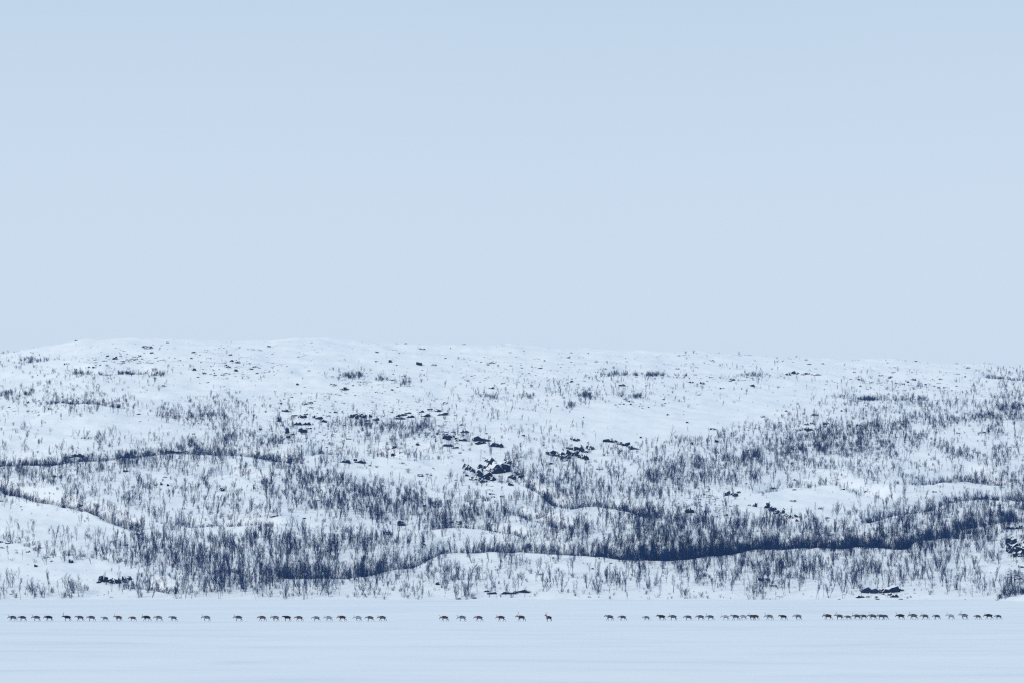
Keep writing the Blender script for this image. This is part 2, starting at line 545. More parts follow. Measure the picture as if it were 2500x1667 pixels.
# x in the photo, coat, antlers (size, form), head carriage, gait, body scale
HERD = [
 (32, 'dark', .7, 'u', 'low', 'a', 1.0), (56, 'brown', .5, 'u', 'low', 'c', .97), (90, 'dark', .8, 'u', 'low', 'b', 1.0), (120, 'black', .6, 'b', 'low', 'c', 1.02),
 (165, 'black', 1.1, 'u', 'level', 'b', 1.03), (196, 'dark', 0, '', 'level', 'c', 1.0), (224, 'dark', 0, '', 'low', 'd', 1.0), (257, 'grey', .4, 'u', 'level', 'a', .82),
 (290, 'russet', .8, 'u', 'level', 'e', 1.0), (325, 'russet', .4, 'u', 'low', 'd', .88), (359, 'black', .8, 'u', 'low', 'a', 1.03), (388, 'grey', .4, 'u', 'low', 'c', 1.0),
 (424, 'dark', .4, 'b', 'level', 'c', .92), (505, 'grey', .9, 'u', 'low', 'b', 1.02), (583, 'dark', .8, 'u', 'low', 'b', 1.02), (641, 'russet', .4, 'u', 'low', 'a', 1.0),
 (673, 'grey', .5, 'b', 'low', 'e', 1.0), (702, 'black', 0, '', 'level', 'b', 1.02), (731, 'russet', 0, '', 'low', 'c', .97), (773, 'grey', 0, '', 'low', 'd', .92),
 (803, 'pale', .6, 'u', 'low', 'a', .96), (836, 'brown', .5, 'b', 'low', 'c', 1.04), (875, 'pale', .8, 'u', 'low', 'e', .97), (904, 'dark', 0, '', 'low', 'd', .96),
 (934, 'dark', .7, 'u', 'low', 'a', 1.0), (1086, 'brown', .8, 'u', 'down', 'c', 1.0), (1129, 'grey', .8, 'u', 'down', 'b', 1.04), (1170, 'russet', .5, 'b', 'low', 'a', 1.0),
 (1224, 'brown', .7, 'u', 'low', 'c', 1.02), (1273, 'brown', 1.2, 'b', 'level', 'a', 1.07), (1340, 'brown', 1.0, 'u', 'up', 's', 1.0),
 (1489, 'dark', .3, 'u', 'level', 'a', 1.03), (1521, 'dark', .4, 'b', 'low', 'd', .93), (1579, 'grey', .3, 'b', 'low', 'c', .83), (1616, 'black', .6, 'b', 'level', 'e', 1.03),
 (1644, 'dark', .7, 'b', 'low', 'b', 1.0), (1681, 'dark', .5, 'b', 'low', 'd', .92), (1711, 'dark', .5, 'b', 'low', 'b', .97), (1735, 'dark', 1.0, 'u', 'low', 'd', .95),
 (1772, 'pale', .7, 'u', 'low', 'b', .93), (1796, 'dark', .5, 'b', 'level', 'c', 1.0), (1815, 'pale', .3, 'b', 'low', 'a', .92), (1837, 'brown', .9, 'b', 'level', 'e', 1.0),
 (1845, 'brown', .4, 'b', 'low', 'd', .95), (1879, 'grey', .9, 'u', 'low', 'a', 1.02), (1913, 'black', .6, 'b', 'level', 'c', .95), (1949, 'grey', .5, 'b', 'low', 'e', 1.03),
 (2022, 'brown', .7, 'b', 'low', 'a', 1.08), (2050, 'dark', .9, 'b', 'level', 'b', 1.02), (2071, 'russet', .3, 'b', 'low', 'c', .83), (2093, 'dark', .9, 'u', 'low', 'a', 1.02),
 (2109, 'dark', .6, 'b', 'low', 'd', .94), (2131, 'dark', .9, 'b', 'low', 'c', 1.03), (2152, 'dark', .5, 'b', 'low', 'b', 1.0), (2161, 'dark', .3, 'b', 'low', 'a', .9),
 (2200, 'black', 1.0, 'u', 'low', 'e', 1.05), (2231, 'dark', .9, 'b', 'low', 'a', 1.08), (2259, 'dark', .9, 'b', 'low', 'c', .98), (2288, 'dark', .5, 'b', 'low', 'd', .92),
 (2322, 'pale', .8, 'u', 'level', 'a', .97), (2355, 'grey', .9, 'b', 'level', 'e', 1.07), (2388, 'russet', .4, 'b', 'low', 'c', .85), (2415, 'black', .6, 'b', 'low', 'a', 1.04),
 (2438, 'dark', .4, 'b', 'low', 'c', .85),
]
HX = [h[0] for h in HERD]
COAT_WORDS = {'black': 'nearly black', 'dark': 'dark grey', 'brown': 'dark brown', 'russet': 'reddish brown', 'grey': 'grey', 'pale': 'pale whitish'}
HEAD_WORDS = {'level': 'head level', 'low': 'head low', 'down': 'nose near the snow', 'up': 'head raised high'}
bodies = {}
for i, (hx, coat, asz, aform, head, gait, s) in enumerate(HERD):
    fy = np.interp(hx, [0, 1400, 1500, 2450], [1515.6, 1516.0, 1514.2, 1511.3])
    if hx in (1845, 2109, 2161, 1815):
        fy -= .7
    p = lake_point(hx, fy)
    root = link('reindeer', None)
    root.empty_display_size = 0.3
    root.location = p
    root.scale = (s * .985,) * 3
    root.rotation_euler = (0, 0, R(35 if head == 'up' else random.uniform(-7, 7)))
    key = (gait, head, coat)
    if key not in bodies:
        bodies[key] = body_mesh(*key)
    link('body', bodies[key], root)
    size = 'small ' if s < .86 else ''
    ant = 'without antlers' if asz == 0 else ('with tall antlers' if asz >= .9 else ('with small antlers' if asz < .55 else 'with antlers'))
    if asz:
        px, pz, _ = HEADS[head][2]
        for sd in (-1, 1):
            a = link('antler', ANTLERS[(sd, 'back' if aform == 'b' else 'upright')], root)
            a.location = (px - .02, sd * .045, pz + .06)
            a.scale = (asz * .88,) * 3
            a.rotation_euler = (0, R({'low': -8, 'down': -22, 'level': 0, 'up': 10}[head]), 0)
    verb = 'looking round' if head == 'up' else HEAD_WORDS[head]
    tag(root, f"{size}{COAT_WORDS[coat]} reindeer {ant}, {verb}, {ordinal(i + 1)} in file from left", 'reindeer', 'reindeer walking in single file over the lake')

def where(x):
    """The reindeer straight below a place on the hillside."""
    k = min(range(len(HX)), key=lambda j: abs(HX[j] - x))
    dx = x - HX[k]
    if abs(dx) <= 16:
        return f"above {ordinal(k + 1)} reindeer from left"
    return f"{'right' if dx > 0 else 'left'} above {ordinal(k + 1)} reindeer from left"

def tier(y):
    for lim, t in ((1432, 'at the shore'), (1395, 'on lowest slope'), (1350, 'low on hillside'), (1300, 'on lower hillside'), (1240, 'below mid hill'),
                   (1170, 'at mid hill'), (1100, 'above mid hill'), (1030, 'on upper hillside'), (960, 'high on hill')):
        if y > lim:
            return t
    return 'near the top'

def settle_labels(items):
    """items: (object, label, x, group). Alike labels are told apart by their order from the left."""
    by = {}
    for it in items:
        by.setdefault(it[1], []).append(it)
    for lab, lst in by.items():
        lst.sort(key=lambda t: t[2])
        n = len(lst)
        for k, (o, l, x, g) in enumerate(lst):
            o['label'] = l if n == 1 else f"{l}, {ordinal(k + 1)} of {n}"
            o['group'] = g

# ------------------------------------------------------------------ rocks
def rock_mesh(seed):
    r = random.Random(seed)
    bm = bmesh.new()
    n = r.randint(6, 8)
    a0 = r.uniform(0, 6.28)
    slope = r.uniform(-.35, .35)
    for k in range(n):                               # a slab: broken outline, steep sides, sloping top
        th = a0 + 2 * math.pi * (k + r.uniform(-.3, .3)) / n
        rr = r.uniform(.36, .5)
        x, y = rr * math.cos(th), rr * math.sin(th)
        bm.verts.new((x, y, r.uniform(.1, .35)))
        f = r.uniform(.62, .98)
        bm.verts.new((x * f + r.uniform(-.05, .05), y * f, max(.3, r.uniform(.62, .95) + slope * x * 2)))
    bm.verts.new((r.uniform(-.15, .15), r.uniform(-.15, .15), 1.0))
    for _ in range(5):
        th = r.uniform(0, 2 * math.pi)
        bm.verts.new((.46 * math.cos(th), .46 * math.sin(th), -.35))
    res = bmesh.ops.convex_hull(bm, input=bm.verts)
    dead = list({g for g in res['geom_interior'] + res['geom_unused'] if isinstance(g, bmesh.types.BMVert) and g.is_valid})
    bmesh.ops.delete(bm, geom=dead, context='VERTS')
    # broken faces: split every facet once and push the new points in or out
    bmesh.ops.triangulate(bm, faces=bm.faces)
    old = set(bm.verts)
    bmesh.ops.subdivide_edges(bm, edges=bm.edges[:], cuts=1, use_grid_fill=True)
    for v in bm.verts:
        if v not in old:
            c = Vector((v.co.x, v.co.y, 0))
            v.co = v.co + (c.normalized() if c.length > .01 else Vector((0, 0, 1))) * r.uniform(-.075, .035) + Vector((0, 0, r.uniform(-.06, .05)))
    bmesh.ops.recalc_face_normals(bm, faces=bm.faces)
    me = bpy.data.meshes.new('rock')
    bm.to_mesh(me); bm.free()
    me.materials.append(M_ROCK)
    return me
ROCKS = [rock_mesh(100 + i) for i in range(18)]

def ledge_mesh(seed):
    # a broken length of rock wall: upright front, notched top
    r = random.Random(seed)
    V, Fc = [], []
    n = 6
    for k in range(n + 1):
        x = -.5 + k / n
        t = (.75 + r.uniform(-.25, .25)) * (1 if 0 < k < n else .45)
        y0 = r.uniform(-.06, .06)
        V += [(x, -.42 + y0, -.5), (x + r.uniform(-.03, .03), -.40 + y0 + r.uniform(-.05, .03), t), (x, .4, t + r.uniform(-.1, .08)), (x, .42, -.5)]
    for k in range(n):
        a, b = 4 * k, 4 * (k + 1)
        for j in range(4):
            j2 = (j + 1) % 4
            Fc.append((a + j, b + j, b + j2, a + j2))
    Fc += [(3, 2, 1, 0)[::-1], (4 * n, 4 * n + 1, 4 * n + 2, 4 * n + 3)[::-1]]
    me = mesh_from('rock', V, Fc, M_ROCK)
    bm = bmesh.new(); bm.from_mesh(me); bmesh.ops.recalc_face_normals(bm, faces=bm.faces); bm.to_mesh(me); bm.free()
    return me
LEDGES = [ledge_mesh(300 + i) for i in range(6)]

TILES = {1: (0, 780), 2: (600, 780), 3: (1200, 780), 4: (1800, 780), 5: (0, 1120), 6: (600, 1120), 7: (1200, 1120), 8: (1800, 1120)}
TS = 700 / 2352.0
def tile_px(t, q):
    ox, oy = TILES[t]
    return ox + q[0] * TS, oy + q[1] * TS, q[2] * TS, q[3] * TS

def put_rock(ob, px, py, w, h, base=None, tilt=0.0):
    p, v = on_hill(px, py + h * .42)
    m = p.y / F
    hw, hh = w * m * 1.15, h * m * 1.4
    ob.scale = (hw, max(hw * random.uniform(.5, .8), hh * .9), hh)
    ob.rotation_euler = (R(random.uniform(-8, 8)), R(tilt + random.uniform(-7, 7)), R(random.uniform(-28, 28)))
    q = p - Vector((0, 0, hh * .18))
    ob.location = q if base is None else q - base
    return p, v

OUTCROPS = [
 (2, 'big broken dark crag on the bare slope in the middle of the hill',
  [(1815, 1210, 60, 45), (1935, 1210, 70, 40), (1860, 1240, 50, 25), (1990, 1165, 90, 25), (2060, 1215, 140, 100), (2140, 1165, 60, 35), (1950, 1270, 110, 70), (1900, 1315, 140, 55), (2000, 1305, 90, 35), (1810, 1275, 40, 15), (2220, 1255, 70, 30), (2180, 1285, 60, 35), (2250, 1280, 70, 25), (2170, 1350, 50, 20), (1790, 1250, 20, 20), (2095, 1240, 60, 40), (2020, 1200, 60, 40), (1925, 1245, 50, 40)]),
 (3, 'jagged cluster of dark crags right of the big broken crag',
  [(460, 1095, 50, 25), (540, 1110, 120, 60), (610, 1130, 80, 40), (650, 1090, 60, 55), (640, 1055, 70, 30), (715, 1055, 90, 50), (770, 1080, 50, 25), (810, 1050, 55, 45), (750, 1125, 100, 40), (600, 1150, 60, 20), (695, 985, 60, 25), (660, 978, 40, 10), (700, 1100, 40, 40)]),
 (3, 'long thin dark ledge slanting down to the right on open snow',
  [(965, 993, 90, 18), (1020, 1000, 40, 18), (1080, 1018, 110, 28), (1135, 1040, 50, 22), (1185, 1055, 80, 18)]),
 (2, 'flat purple grey slabs left above the big broken crag', [(1945, 980, 150, 25), (1930, 1008, 80, 14), (2050, 1028, 95, 22), (2085, 1040, 30, 10), (1900, 985, 50, 18)]),
 (2, 'low dark ledges on the upper slope in the centre', [(1790, 915, 70, 15), (1660, 965, 80, 45), (1730, 975, 50, 20), (1780, 985, 70, 15), (1660, 1030, 70, 15), (1720, 1048, 50, 12), (1630, 940, 50, 12), (1700, 920, 40, 10), (1695, 955, 40, 25)]),
 (2, 'short dark arched cliff with snow on its lip above the birches', [(890, 795, 70, 35), (935, 778, 120, 24), (960, 795, 55, 35), (1025, 790, 40, 20), (1065, 820, 60, 25), (1000, 825, 40, 12), (1000, 850, 35, 12)]),
 (2, 'ragged field of dark blocks left of the arched cliff', [(330, 748, 60, 14), (400, 785, 40, 12), (460, 800, 80, 30), (490, 775, 40, 12), (600, 810, 70, 25), (640, 835, 60, 25), (430, 855, 60, 22), (500, 855, 60, 18), (340, 912, 35, 40), (470, 912, 60, 40), (345, 960, 40, 18), (310, 975, 30, 12), (390, 940, 30, 12), (520, 890, 40, 12), (275, 820, 40, 40), (305, 860, 14, 30), (560, 800, 30, 20)]),
 (2, 'parallel slanting thin ledges right of the arched cliff', [(1265, 810, 70, 16), (1245, 795, 40, 10), (1280, 780, 70, 12), (1330, 765, 50, 10), (1350, 795, 60, 12), (1470, 785, 80, 12), (1600, 775, 100, 9), (1570, 748, 60, 10), (1510, 733, 40, 9), (1440, 755, 40, 9)]),
 (2, 'two dark slabs lying on the pale rib left of centre', [(815, 1163, 80, 18), (900, 1150, 40, 20), (935, 1165, 80, 16)]),
 (5, 'spiky dark rock outcrop on the lower left snow bank', [(825, 985, 50, 50), (870, 990, 50, 40), (935, 1000, 80, 40), (985, 1000, 40, 35), (1045, 990, 60, 50), (810, 1010, 40, 15), (905, 1005, 40, 30), (1010, 985, 30, 30)]),
 (8, 'long dark rock slab above the shore with rubble below it', [(1015, 1075, 40, 20), (1110, 1080, 150, 38), (1250, 1072, 150, 48), (1340, 1075, 44, 16), (950, 1110, 20, 9), (1005, 1128, 60, 14), (1140, 1135, 30, 18), (1200, 1108, 25, 10), (1250, 1110, 40, 18), (1285, 1125, 60, 18), (1340, 1148, 30, 7), (1150, 1150, 30, 7), (1180, 1082, 60, 34), (1070, 1128, 30, 9)]),
 (8, 'tall dark rock face at the right edge of the hill', [(2290, 745, 120, 100), (2250, 680, 60, 60), (2345, 720, 70, 70), (2270, 790, 44, 34), (2230, 650, 30, 30), (2330, 780, 60, 50), (2300, 700, 60, 40)]),
 (8, 'flat dark ledge at the right edge above the tall rock face', [(2280, 565, 110, 25), (2225, 560, 40, 14), (2320, 555, 40, 14)]),
 (8, 'row of dark blocks along the left foot of the white dome', [(95, 375, 30, 15), (140, 375, 45, 35), (240, 380, 50, 50), (300, 420, 60, 45), (360, 430, 50, 30), (410, 470, 60, 30), (490, 470, 70, 15), (340, 460, 25, 20), (495, 505, 40, 12), (380, 415, 30, 15), (450, 480, 24, 20), (270, 405, 40, 30)]),
 (6, 'thin dark slab stretched along the shore near the centre', [(2150, 1098, 110, 14), (2265, 1085, 120, 16), (2205, 1093, 60, 12)]),
 (6, 'small dark slabs at the shore left of the thin slab', [(1975, 1083, 40, 10), (2020, 1100, 70, 14)]),
 (5, 'snow capped dark stones at the left edge above the low bank', [(75, 685, 80, 18), (20, 725, 40, 12), (10, 680, 40, 12)]),
 (1, 'dark rocks on the rounded left hilltop', [(1220, 230, 80, 22), (1245, 275, 40, 10), (1180, 225, 40, 14)]),
 (1, 'scattered flat rocks below the left hilltop', [(940, 320, 50, 20), (1050, 325, 60, 10), (880, 298, 30, 10), (1165, 345, 35, 9), (1240, 355, 40, 8), (990, 300, 30, 10)]),
 (1, 'flat rocks strewn right of the upper left thickets', [(1850, 445, 90, 12), (1935, 415, 50, 15), (1950, 350, 50, 12), (1595, 410, 40, 20), (2060, 405, 40, 10), (2110, 440, 40, 8), (1900, 340, 40, 14), (1680, 440, 40, 9)]),
 (4, 'low dark rock ridge on the far right skyline slope', [(420, 452, 50, 14), (460, 440, 40, 20), (500, 435, 30, 10), (640, 450, 110, 9), (570, 440, 60, 15), (540, 452, 50, 10)]),
 (4, 'dark crag among the birches on the upper right', [(640, 778, 80, 12), (730, 850, 60, 14), (580, 905, 70, 25), (510, 905, 60, 12), (570, 860, 40, 15), (345, 842, 30, 8), (985, 865, 25, 14), (610, 850, 30, 12)]),
 (7, 'dark rocks among birches left of the white dome', [(1970, 285, 100, 35), (1625, 425, 60, 40), (1930, 290, 40, 24), (2030, 272, 40, 14), (1600, 420, 30, 20)]),
 (1, 'dark ledge on the snow above the long dark birch band', [(640, 1115, 90, 14), (590, 1122, 40, 9)]),
]
TILT = {'big broken': 26, 'jagged': 14, 'long thin': 11, 'flat purple': 9, 'parallel': -14, 'row of dark': 28, 'short dark': 8, 'ragged': 6}
for t, label, pieces in OUTCROPS:
    tl = next((a for k, a in TILT.items() if label.startswith(k)), 0)
    px = [tile_px(t, q) for q in pieces]
    mid = sum(q[0] for q in px) / len(px); low = max(q[1] + q[3] / 2 for q in px)
    base, _ = on_hill(mid, low)
    root = link('rock_outcrop', None)
    root.location = base
    root.empty_display_size = 1.0
    tag(root, label, 'rock', 'rock outcrops on the hillside')
    shards = []
    for q in px:
        cx, cy, w, h = q
        if w > 15 and h > 7 and 'slab' not in label:                          # big masses are fractured into several blocks
            k = 4 if w * h > 420 else 3
            for j in range(k):
                f = (j + .5) / k - .5
                shards.append((cx + f * w * .85, cy + f * math.tan(R(tl)) * w * .6 + random.uniform(-.22, .22) * h, max(w * random.uniform(.40, .60), h * 1.15), h * random.uniform(.5, .9)))
        else:
            shards.append(q)
    for q in shards:
        wall = q[2] > 2.6 * q[3] and any(k in label for k in ('slab', 'ledge', 'cliff'))
        o = link('rock', random.choice(LEDGES if wall else ROCKS), root)
        put_rock(o, *q, base=base, tilt=tl if q[2] > 1.6 * q[3] else tl * .6)

BOULDERS = [
 (6, [(1275, 530, 84, 30), (1160, 607, 62, 24), (1750, 520, 66, 26), (1690, 518, 35, 15), (1465, 382, 40, 12), (1005, 385, 35, 12), (590, 338, 44, 10), (1880, 1138, 40, 10), (1075, 455, 30, 10), (2105, 307, 40, 10), (2030, 310, 40, 12), (820, 372, 50, 8), (240, 465, 90, 12), (480, 487, 30, 8), (1430, 1280 - 1150, 50, 12), (1500, 125, 60, 10), (870, 640, 40, 10), (1575, 1022, 40, 20), (2060, 905, 40, 14), (1750, 1062, 40, 8), (1465, 703, 30, 10)]),
 (8, [(220, 985, 120, 18), (295, 1040, 66, 14), (835, 1148, 30, 7), (1455, 1100, 25, 7), (1425, 1130, 20, 7), (680, 405, 50, 12), (640, 488, 50, 10), (740, 482, 50, 8), (460, 342, 60, 9), (290, 240, 60, 9), (865, 247, 40, 10), (470, 250, 40, 9), (820, 168, 30, 12), (465, 170, 30, 10), (110, 100, 40, 12), (2150, 375, 40, 9), (1620, 268, 40, 10), (1895, 600, 50, 20), (2130, 1222, 40, 10), (2200, 1218, 20, 6), (1870, 1150, 12, 6), (2250, 790, 24, 18), (1050, 268, 24, 9)]),
 (5, [(230, 760, 40, 15), (130, 745, 30, 10), (400, 803, 40, 9), (580, 840, 52, 28), (295, 875, 30, 18), (1125, 615, 62, 18), (930, 680, 70, 14), (1160, 883, 25, 7), (420, 837, 40, 7), (1820, 250, 52, 28), (1500, 405, 40, 10), (1280, 210, 30, 18), (1325, 205, 30, 20), (1380, 215, 25, 14), (1090, 228, 40, 10), (1035, 98, 50, 14), (455, 140, 35, 20), (660, 380, 60, 18), (180, 415, 20, 7), (170, 388, 20, 7), (1355, 148, 40, 9), (1040, 707, 30, 8), (340, 728, 40, 10), (15, 345, 30, 10), (90, 1110, 30, 8), (915, 1133, 20, 8), (570, 1115, 60, 8)]),
 (1, [(1590, 270, 45, 9), (1375, 188, 32, 10), (550, 362, 50, 10), (1140, 772, 40, 10), (245, 748, 60, 8), (230, 680, 28, 10), (320, 666, 20, 7), (410, 730, 36, 10), (680, 970, 50, 10), (740, 972, 36, 12), (1475, 1135, 30, 9), (1450, 1078, 180, 8), (2205, 220, 40, 8), (1340, 545, 40, 12), (805, 527, 14, 7), (1150, 835, 28, 8), (730, 390, 20, 9), (820, 375, 18, 9), (1590, 935, 30, 8), (75, 718, 30, 7), (1640, 290, 20, 7)]),
 (2, [(815, 570, 68, 26), (1190, 340, 36, 24), (1425, 365, 52, 24), (1190, 493, 64, 13), (1640, 682, 52, 15), (425, 528, 25, 15), (735, 760, 40, 10), (1020, 1195, 30, 10), (1075, 1205, 30, 12), (1175, 860, 40, 12), (1435, 1280, 50, 12), (1500, 1270, 60, 10), (1410, 1022, 40, 18), (1215, 1045, 40, 20), (1210, 1105, 46, 16), (1275, 1085, 40, 10), (1290, 1175, 40, 10), (720, 535, 60, 12), (520, 422, 30, 10), (1540, 375, 60, 8), (2020, 357, 70, 8), (1445, 240, 50, 7), (2170, 270, 30, 7), (495, 690, 34, 14), (290, 688, 26, 14), (540, 720, 40, 8), (880, 540, 20, 8), (1640, 316, 30, 8), (2110, 525, 40, 10), (895, 618, 16, 7), (800, 685, 30, 8)]),
 (3, [(1820, 897, 62, 14), (1225, 967, 24, 12), (1075, 540, 64, 15), (1730, 522, 44, 14), (400, 397, 44, 8), (655, 512, 32, 11), (540, 708, 26, 10), (1605, 843, 28, 10), (2225, 790, 42, 10), (1650, 1015, 16, 26), (1850, 998, 42, 14), (2095, 1070, 42, 12), (490, 1180, 45, 15), (430, 1025, 40, 10), (1065, 1078, 40, 12), (260, 950, 30, 10), (1445, 780, 20, 12), (1290, 718, 18, 8), (1140, 692, 20, 12), (1130, 672, 16, 10), (1085, 690, 18, 10), (1215, 710, 14, 7), (755, 800, 14, 9), (1410, 655, 24, 10), (1270, 540, 30, 9), (2140, 545, 36, 14), (1895, 565, 50, 9), (870, 430, 14, 7), (655, 275 - 3, 30, 7), (895, 1222, 50, 8)]),
 (4, [(1450, 490, 44, 16), (1400, 510, 24, 12), (1000, 490, 24, 13), (1230, 720, 24, 8), (1060, 705, 28, 8), (855, 747, 18, 12), (2015, 925, 64, 12), (1810, 930, 66, 10), (1500, 975, 26, 8), (210, 795, 40, 9), (400, 748, 26, 9), (700, 362, 34, 7), (1890, 395, 50, 6), (1280, 430, 50, 7), (1180, 460, 50, 8), (560, 330, 30, 8), (1670, 490, 34, 8), (1655, 558, 34, 12), (1010, 543, 24, 10), (1290, 392, 30, 7), (590, 365, 40, 6), (1870, 468, 24, 9), (2240, 1045, 30, 9)]),
 (7, [(1785, 250, 24, 10), (1830, 352, 20, 8), (2310, 1040, 60, 12), (830, 900, 30, 9), (1025, 943, 26, 7), (400, 945, 36, 8), (655, 277, 32, 10), (805, 1130, 34, 9), (980, 853, 26, 12), (350, 553, 30, 9), (1425, 165, 18, 12), (870, 93 - 10, 30, 8), (1560, 300, 18, 8), (1720, 385, 30, 10), (1745, 290, 18, 9), (230, 1155, 12, 6), (2285, 1150, 14, 6)]),
]
items = []
for t, lst in BOULDERS:
    for q in lst:
        px, py, w, h = tile_px(t, q)
        o = link('boulder', random.choice(ROCKS))
        put_rock(o, px, py, w, h)
        o['category'] = 'rock'
        shape = 'long flat dark rock' if w > 4.5 * h else ('flat dark stone' if w > 2.6 * h else 'dark boulder')
        size = 'large ' if w * h > 110 else ('small ' if w * h < 28 else '')
        items.append((o, f"{size}{shape} {tier(py)}, {where(px)}", px, 'single rocks in the snow'))
settle_labels(items)

# ------------------------------------------------------------------ birches and shrubs
def bend(r, p, d, length, n, wob, up):
    pts = [p.copy()]
    for i in range(n):
        d = (d + Vector((r.gauss(0, wob), r.gauss(0, wob), r.gauss(0, wob * .5) + up))).normalized()
        p = p + d * (length / n)
        pts.append(p.copy())
    return pts

def birch_meshes(seed, stems, height, lean, bare):
    """A mountain birch in winter: bare crooked stems (trunk) and ascending twigs (crown)."""
    r = random.Random(seed)
    TV, TF, CV, CF = [], [], [], []
    for s in range(stems):
        az = r.uniform(0, 2 * math.pi)
        h = height * (1 if s == 0 else r.uniform(.62, .95))
        tilt = r.uniform(.02, lean) * (1.0 if stems > 1 else .7)
        d = Vector((math.cos(az) * tilt, math.sin(az) * tilt, 1)).normalized()
        p0 = Vector((math.cos(az) * .14 * (stems > 1), math.sin(az) * .14 * (stems > 1), -.25))
        pts = bend(r, p0, d, h + .25, 7, .075, .03)
        r0 = .062 * (h / 5) ** .7
        tube(TV, TF, pts, [r0 * (1 - .80 * (i / 7) ** .9) for i in range(8)], 4)
        nb = int(15 * h / 5) + 3
        for b in range(nb):
            t = bare + (0.97 - bare) * (b + r.random()) / nb
            k = min(int(t * 7), 6)
            q = pts[k].lerp(pts[k + 1], t * 7 - k)
            ax = (pts[k + 1] - pts[k]).normalized()
            a2 = r.uniform(0, 2 * math.pi)
            side = Vector((math.cos(a2), math.sin(a2), 0))
            bd = (ax * r.uniform(.7, 1.1) + side * r.uniform(.45, .85)).normalized()
            ln = h * r.uniform(.13, .27) * (1.15 - .55 * t)
            bp = bend(r, q, bd, ln, 3, .16, .10)
            rb = r0 * .38 * (1.1 - .5 * t)
            tube(CV, CF, bp, [rb, rb * .8, rb * .6, rb * .4], 3)
            for w in range(5):
                u = .25 + .72 * (w + r.random()) / 5
                kk = min(int(u * 3), 2)
                tq = bp[kk].lerp(bp[kk + 1], u * 3 - kk)
                a3 = r.uniform(0, 2 * math.pi)
                td = ((bp[kk + 1] - bp[kk]).normalized() + Vector((math.cos(a3), math.sin(a3), r.uniform(-.1, .6))) * .75).normalized()
                tl = r.uniform(.22, .50) * (h / 4.5) ** .5
                tp = [tq, tq + td * tl * .55, tq + (td + Vector((0, 0, .25))).normalized() * tl]
                tube(CV, CF, tp, [.0105, .0095, .007], 3)
    return mesh_from('trunk', TV, TF, M_BARK), mesh_from('crown', CV, CF, M_TWIG)

def shrub_mesh(seed, stems, height):
    r = random.Random(seed)
    V, Fc = [], []
    for s in range(stems):
        az = r.uniform(0, 2 * math.pi); tl = r.uniform(.1, .75)
        d = Vector((math.cos(az) * tl, math.sin(az) * tl, 1)).normalized()
        p0 = Vector((r.gauss(0, .16), r.gauss(0, .16), -.1))
        h = height * r.uniform(.55, 1)
        pts = bend(r, p0, d, h + .1, 4, .12, .04)
        tube(V, Fc, pts, [.020, .018, .015, .012, .009], 3)
        for b in range(6):
            t = .3 + .65 * (b + r.random()) / 6
            k = min(int(t * 4), 3)
            q = pts[k].lerp(pts[k + 1], t * 4 - k)
            a2 = r.uniform(0, 2 * math.pi)
            bd = ((pts[k + 1] - pts[k]).normalized() + Vector((math.cos(a2), math.sin(a2), .3)) * .6).normalized()
            bl = h * r.uniform(.18, .38)
            tube(V, Fc, [q, q + bd * bl * .5, q + (bd + Vector((0, 0, .2))).normalized() * bl], [.0125, .011, .008], 3)
    return mesh_from('willow_shrub', V, Fc, M_SHRUB)

# form: (stems, height m, lean, bare share of the stem, words)
FORMS = [(1, 5.0, .10, .45, 'straight single-stemmed'), (1, 4.6, .16, .35, 'slender single-stemmed'), (1, 4.8, .50, .40, 'leaning single-stemmed'), (2, 5.0, .18, .40, 'twin-stemmed'),
         (2, 4.6, .34, .30, 'forked'), (3, 4.8, .22, .40, 'three-stemmed'), (3, 4.3, .38, .28, 'spreading three-stemmed'), (4, 4.6, .26, .38, 'many-stemmed'),
         (5, 4.0, .42, .22, 'bushy many-stemmed'), (1, 5.4, .12, .55, 'tall long-boled'), (2, 4.9, .55, .45, 'crooked twin-stemmed'), (4, 4.2, .5, .3, 'wide spreading')]
BIRCH = [birch_meshes(40 + i, f[0], f[1], f[2], f[3]) for i, f in enumerate(FORMS)]
SHRUBS = [shrub_mesh(80 + i, n, h) for i, (n, h) in enumerate(((7, 1.3), (10, 1.5), (13, 1.2), (9, 1.8), (16, 1.6), (6, 1.0)))]

# how thickly the wood stands, read off the photo: 15 rows of 40 px from y = 860, 25 columns of 100 px
WOOD = ["3100010000000000010000000",
        "1343111033101124113111117",
        "5411131100122453210035425",
        "1351573211222100000325557",
        "2110123356421100013567644",
        "1124465346432211456777544",
        "7787554433212455567643455",
        "6544434652015555664345467",
        "6543335676553666410141234",
        "0254354366653547641014566",
        "2133443234565655444578888",
        "3335567765455678988888775",
        "1335787767433346777666653",
        "2102677777643344455555434",
        "4525666555432333333222225"]
WD = np.array([[int(c) for c in r] for r in WOOD], float)
def wood(x, y):
    fx = np.clip(x / 100.0 - .5, 0, 23.999); fy = np.clip((y - 860) / 40.0 - .5, 0, 13.999)
    ix, iy = np.floor(fx).astype(int), np.floor(fy).astype(int)
    a, b = fx - ix, fy - iy
    return (WD[iy, ix] * (1 - a) + WD[iy, ix + 1] * a) * (1 - b) + (WD[iy + 1, ix] * (1 - a) + WD[iy + 1, ix + 1] * a) * b

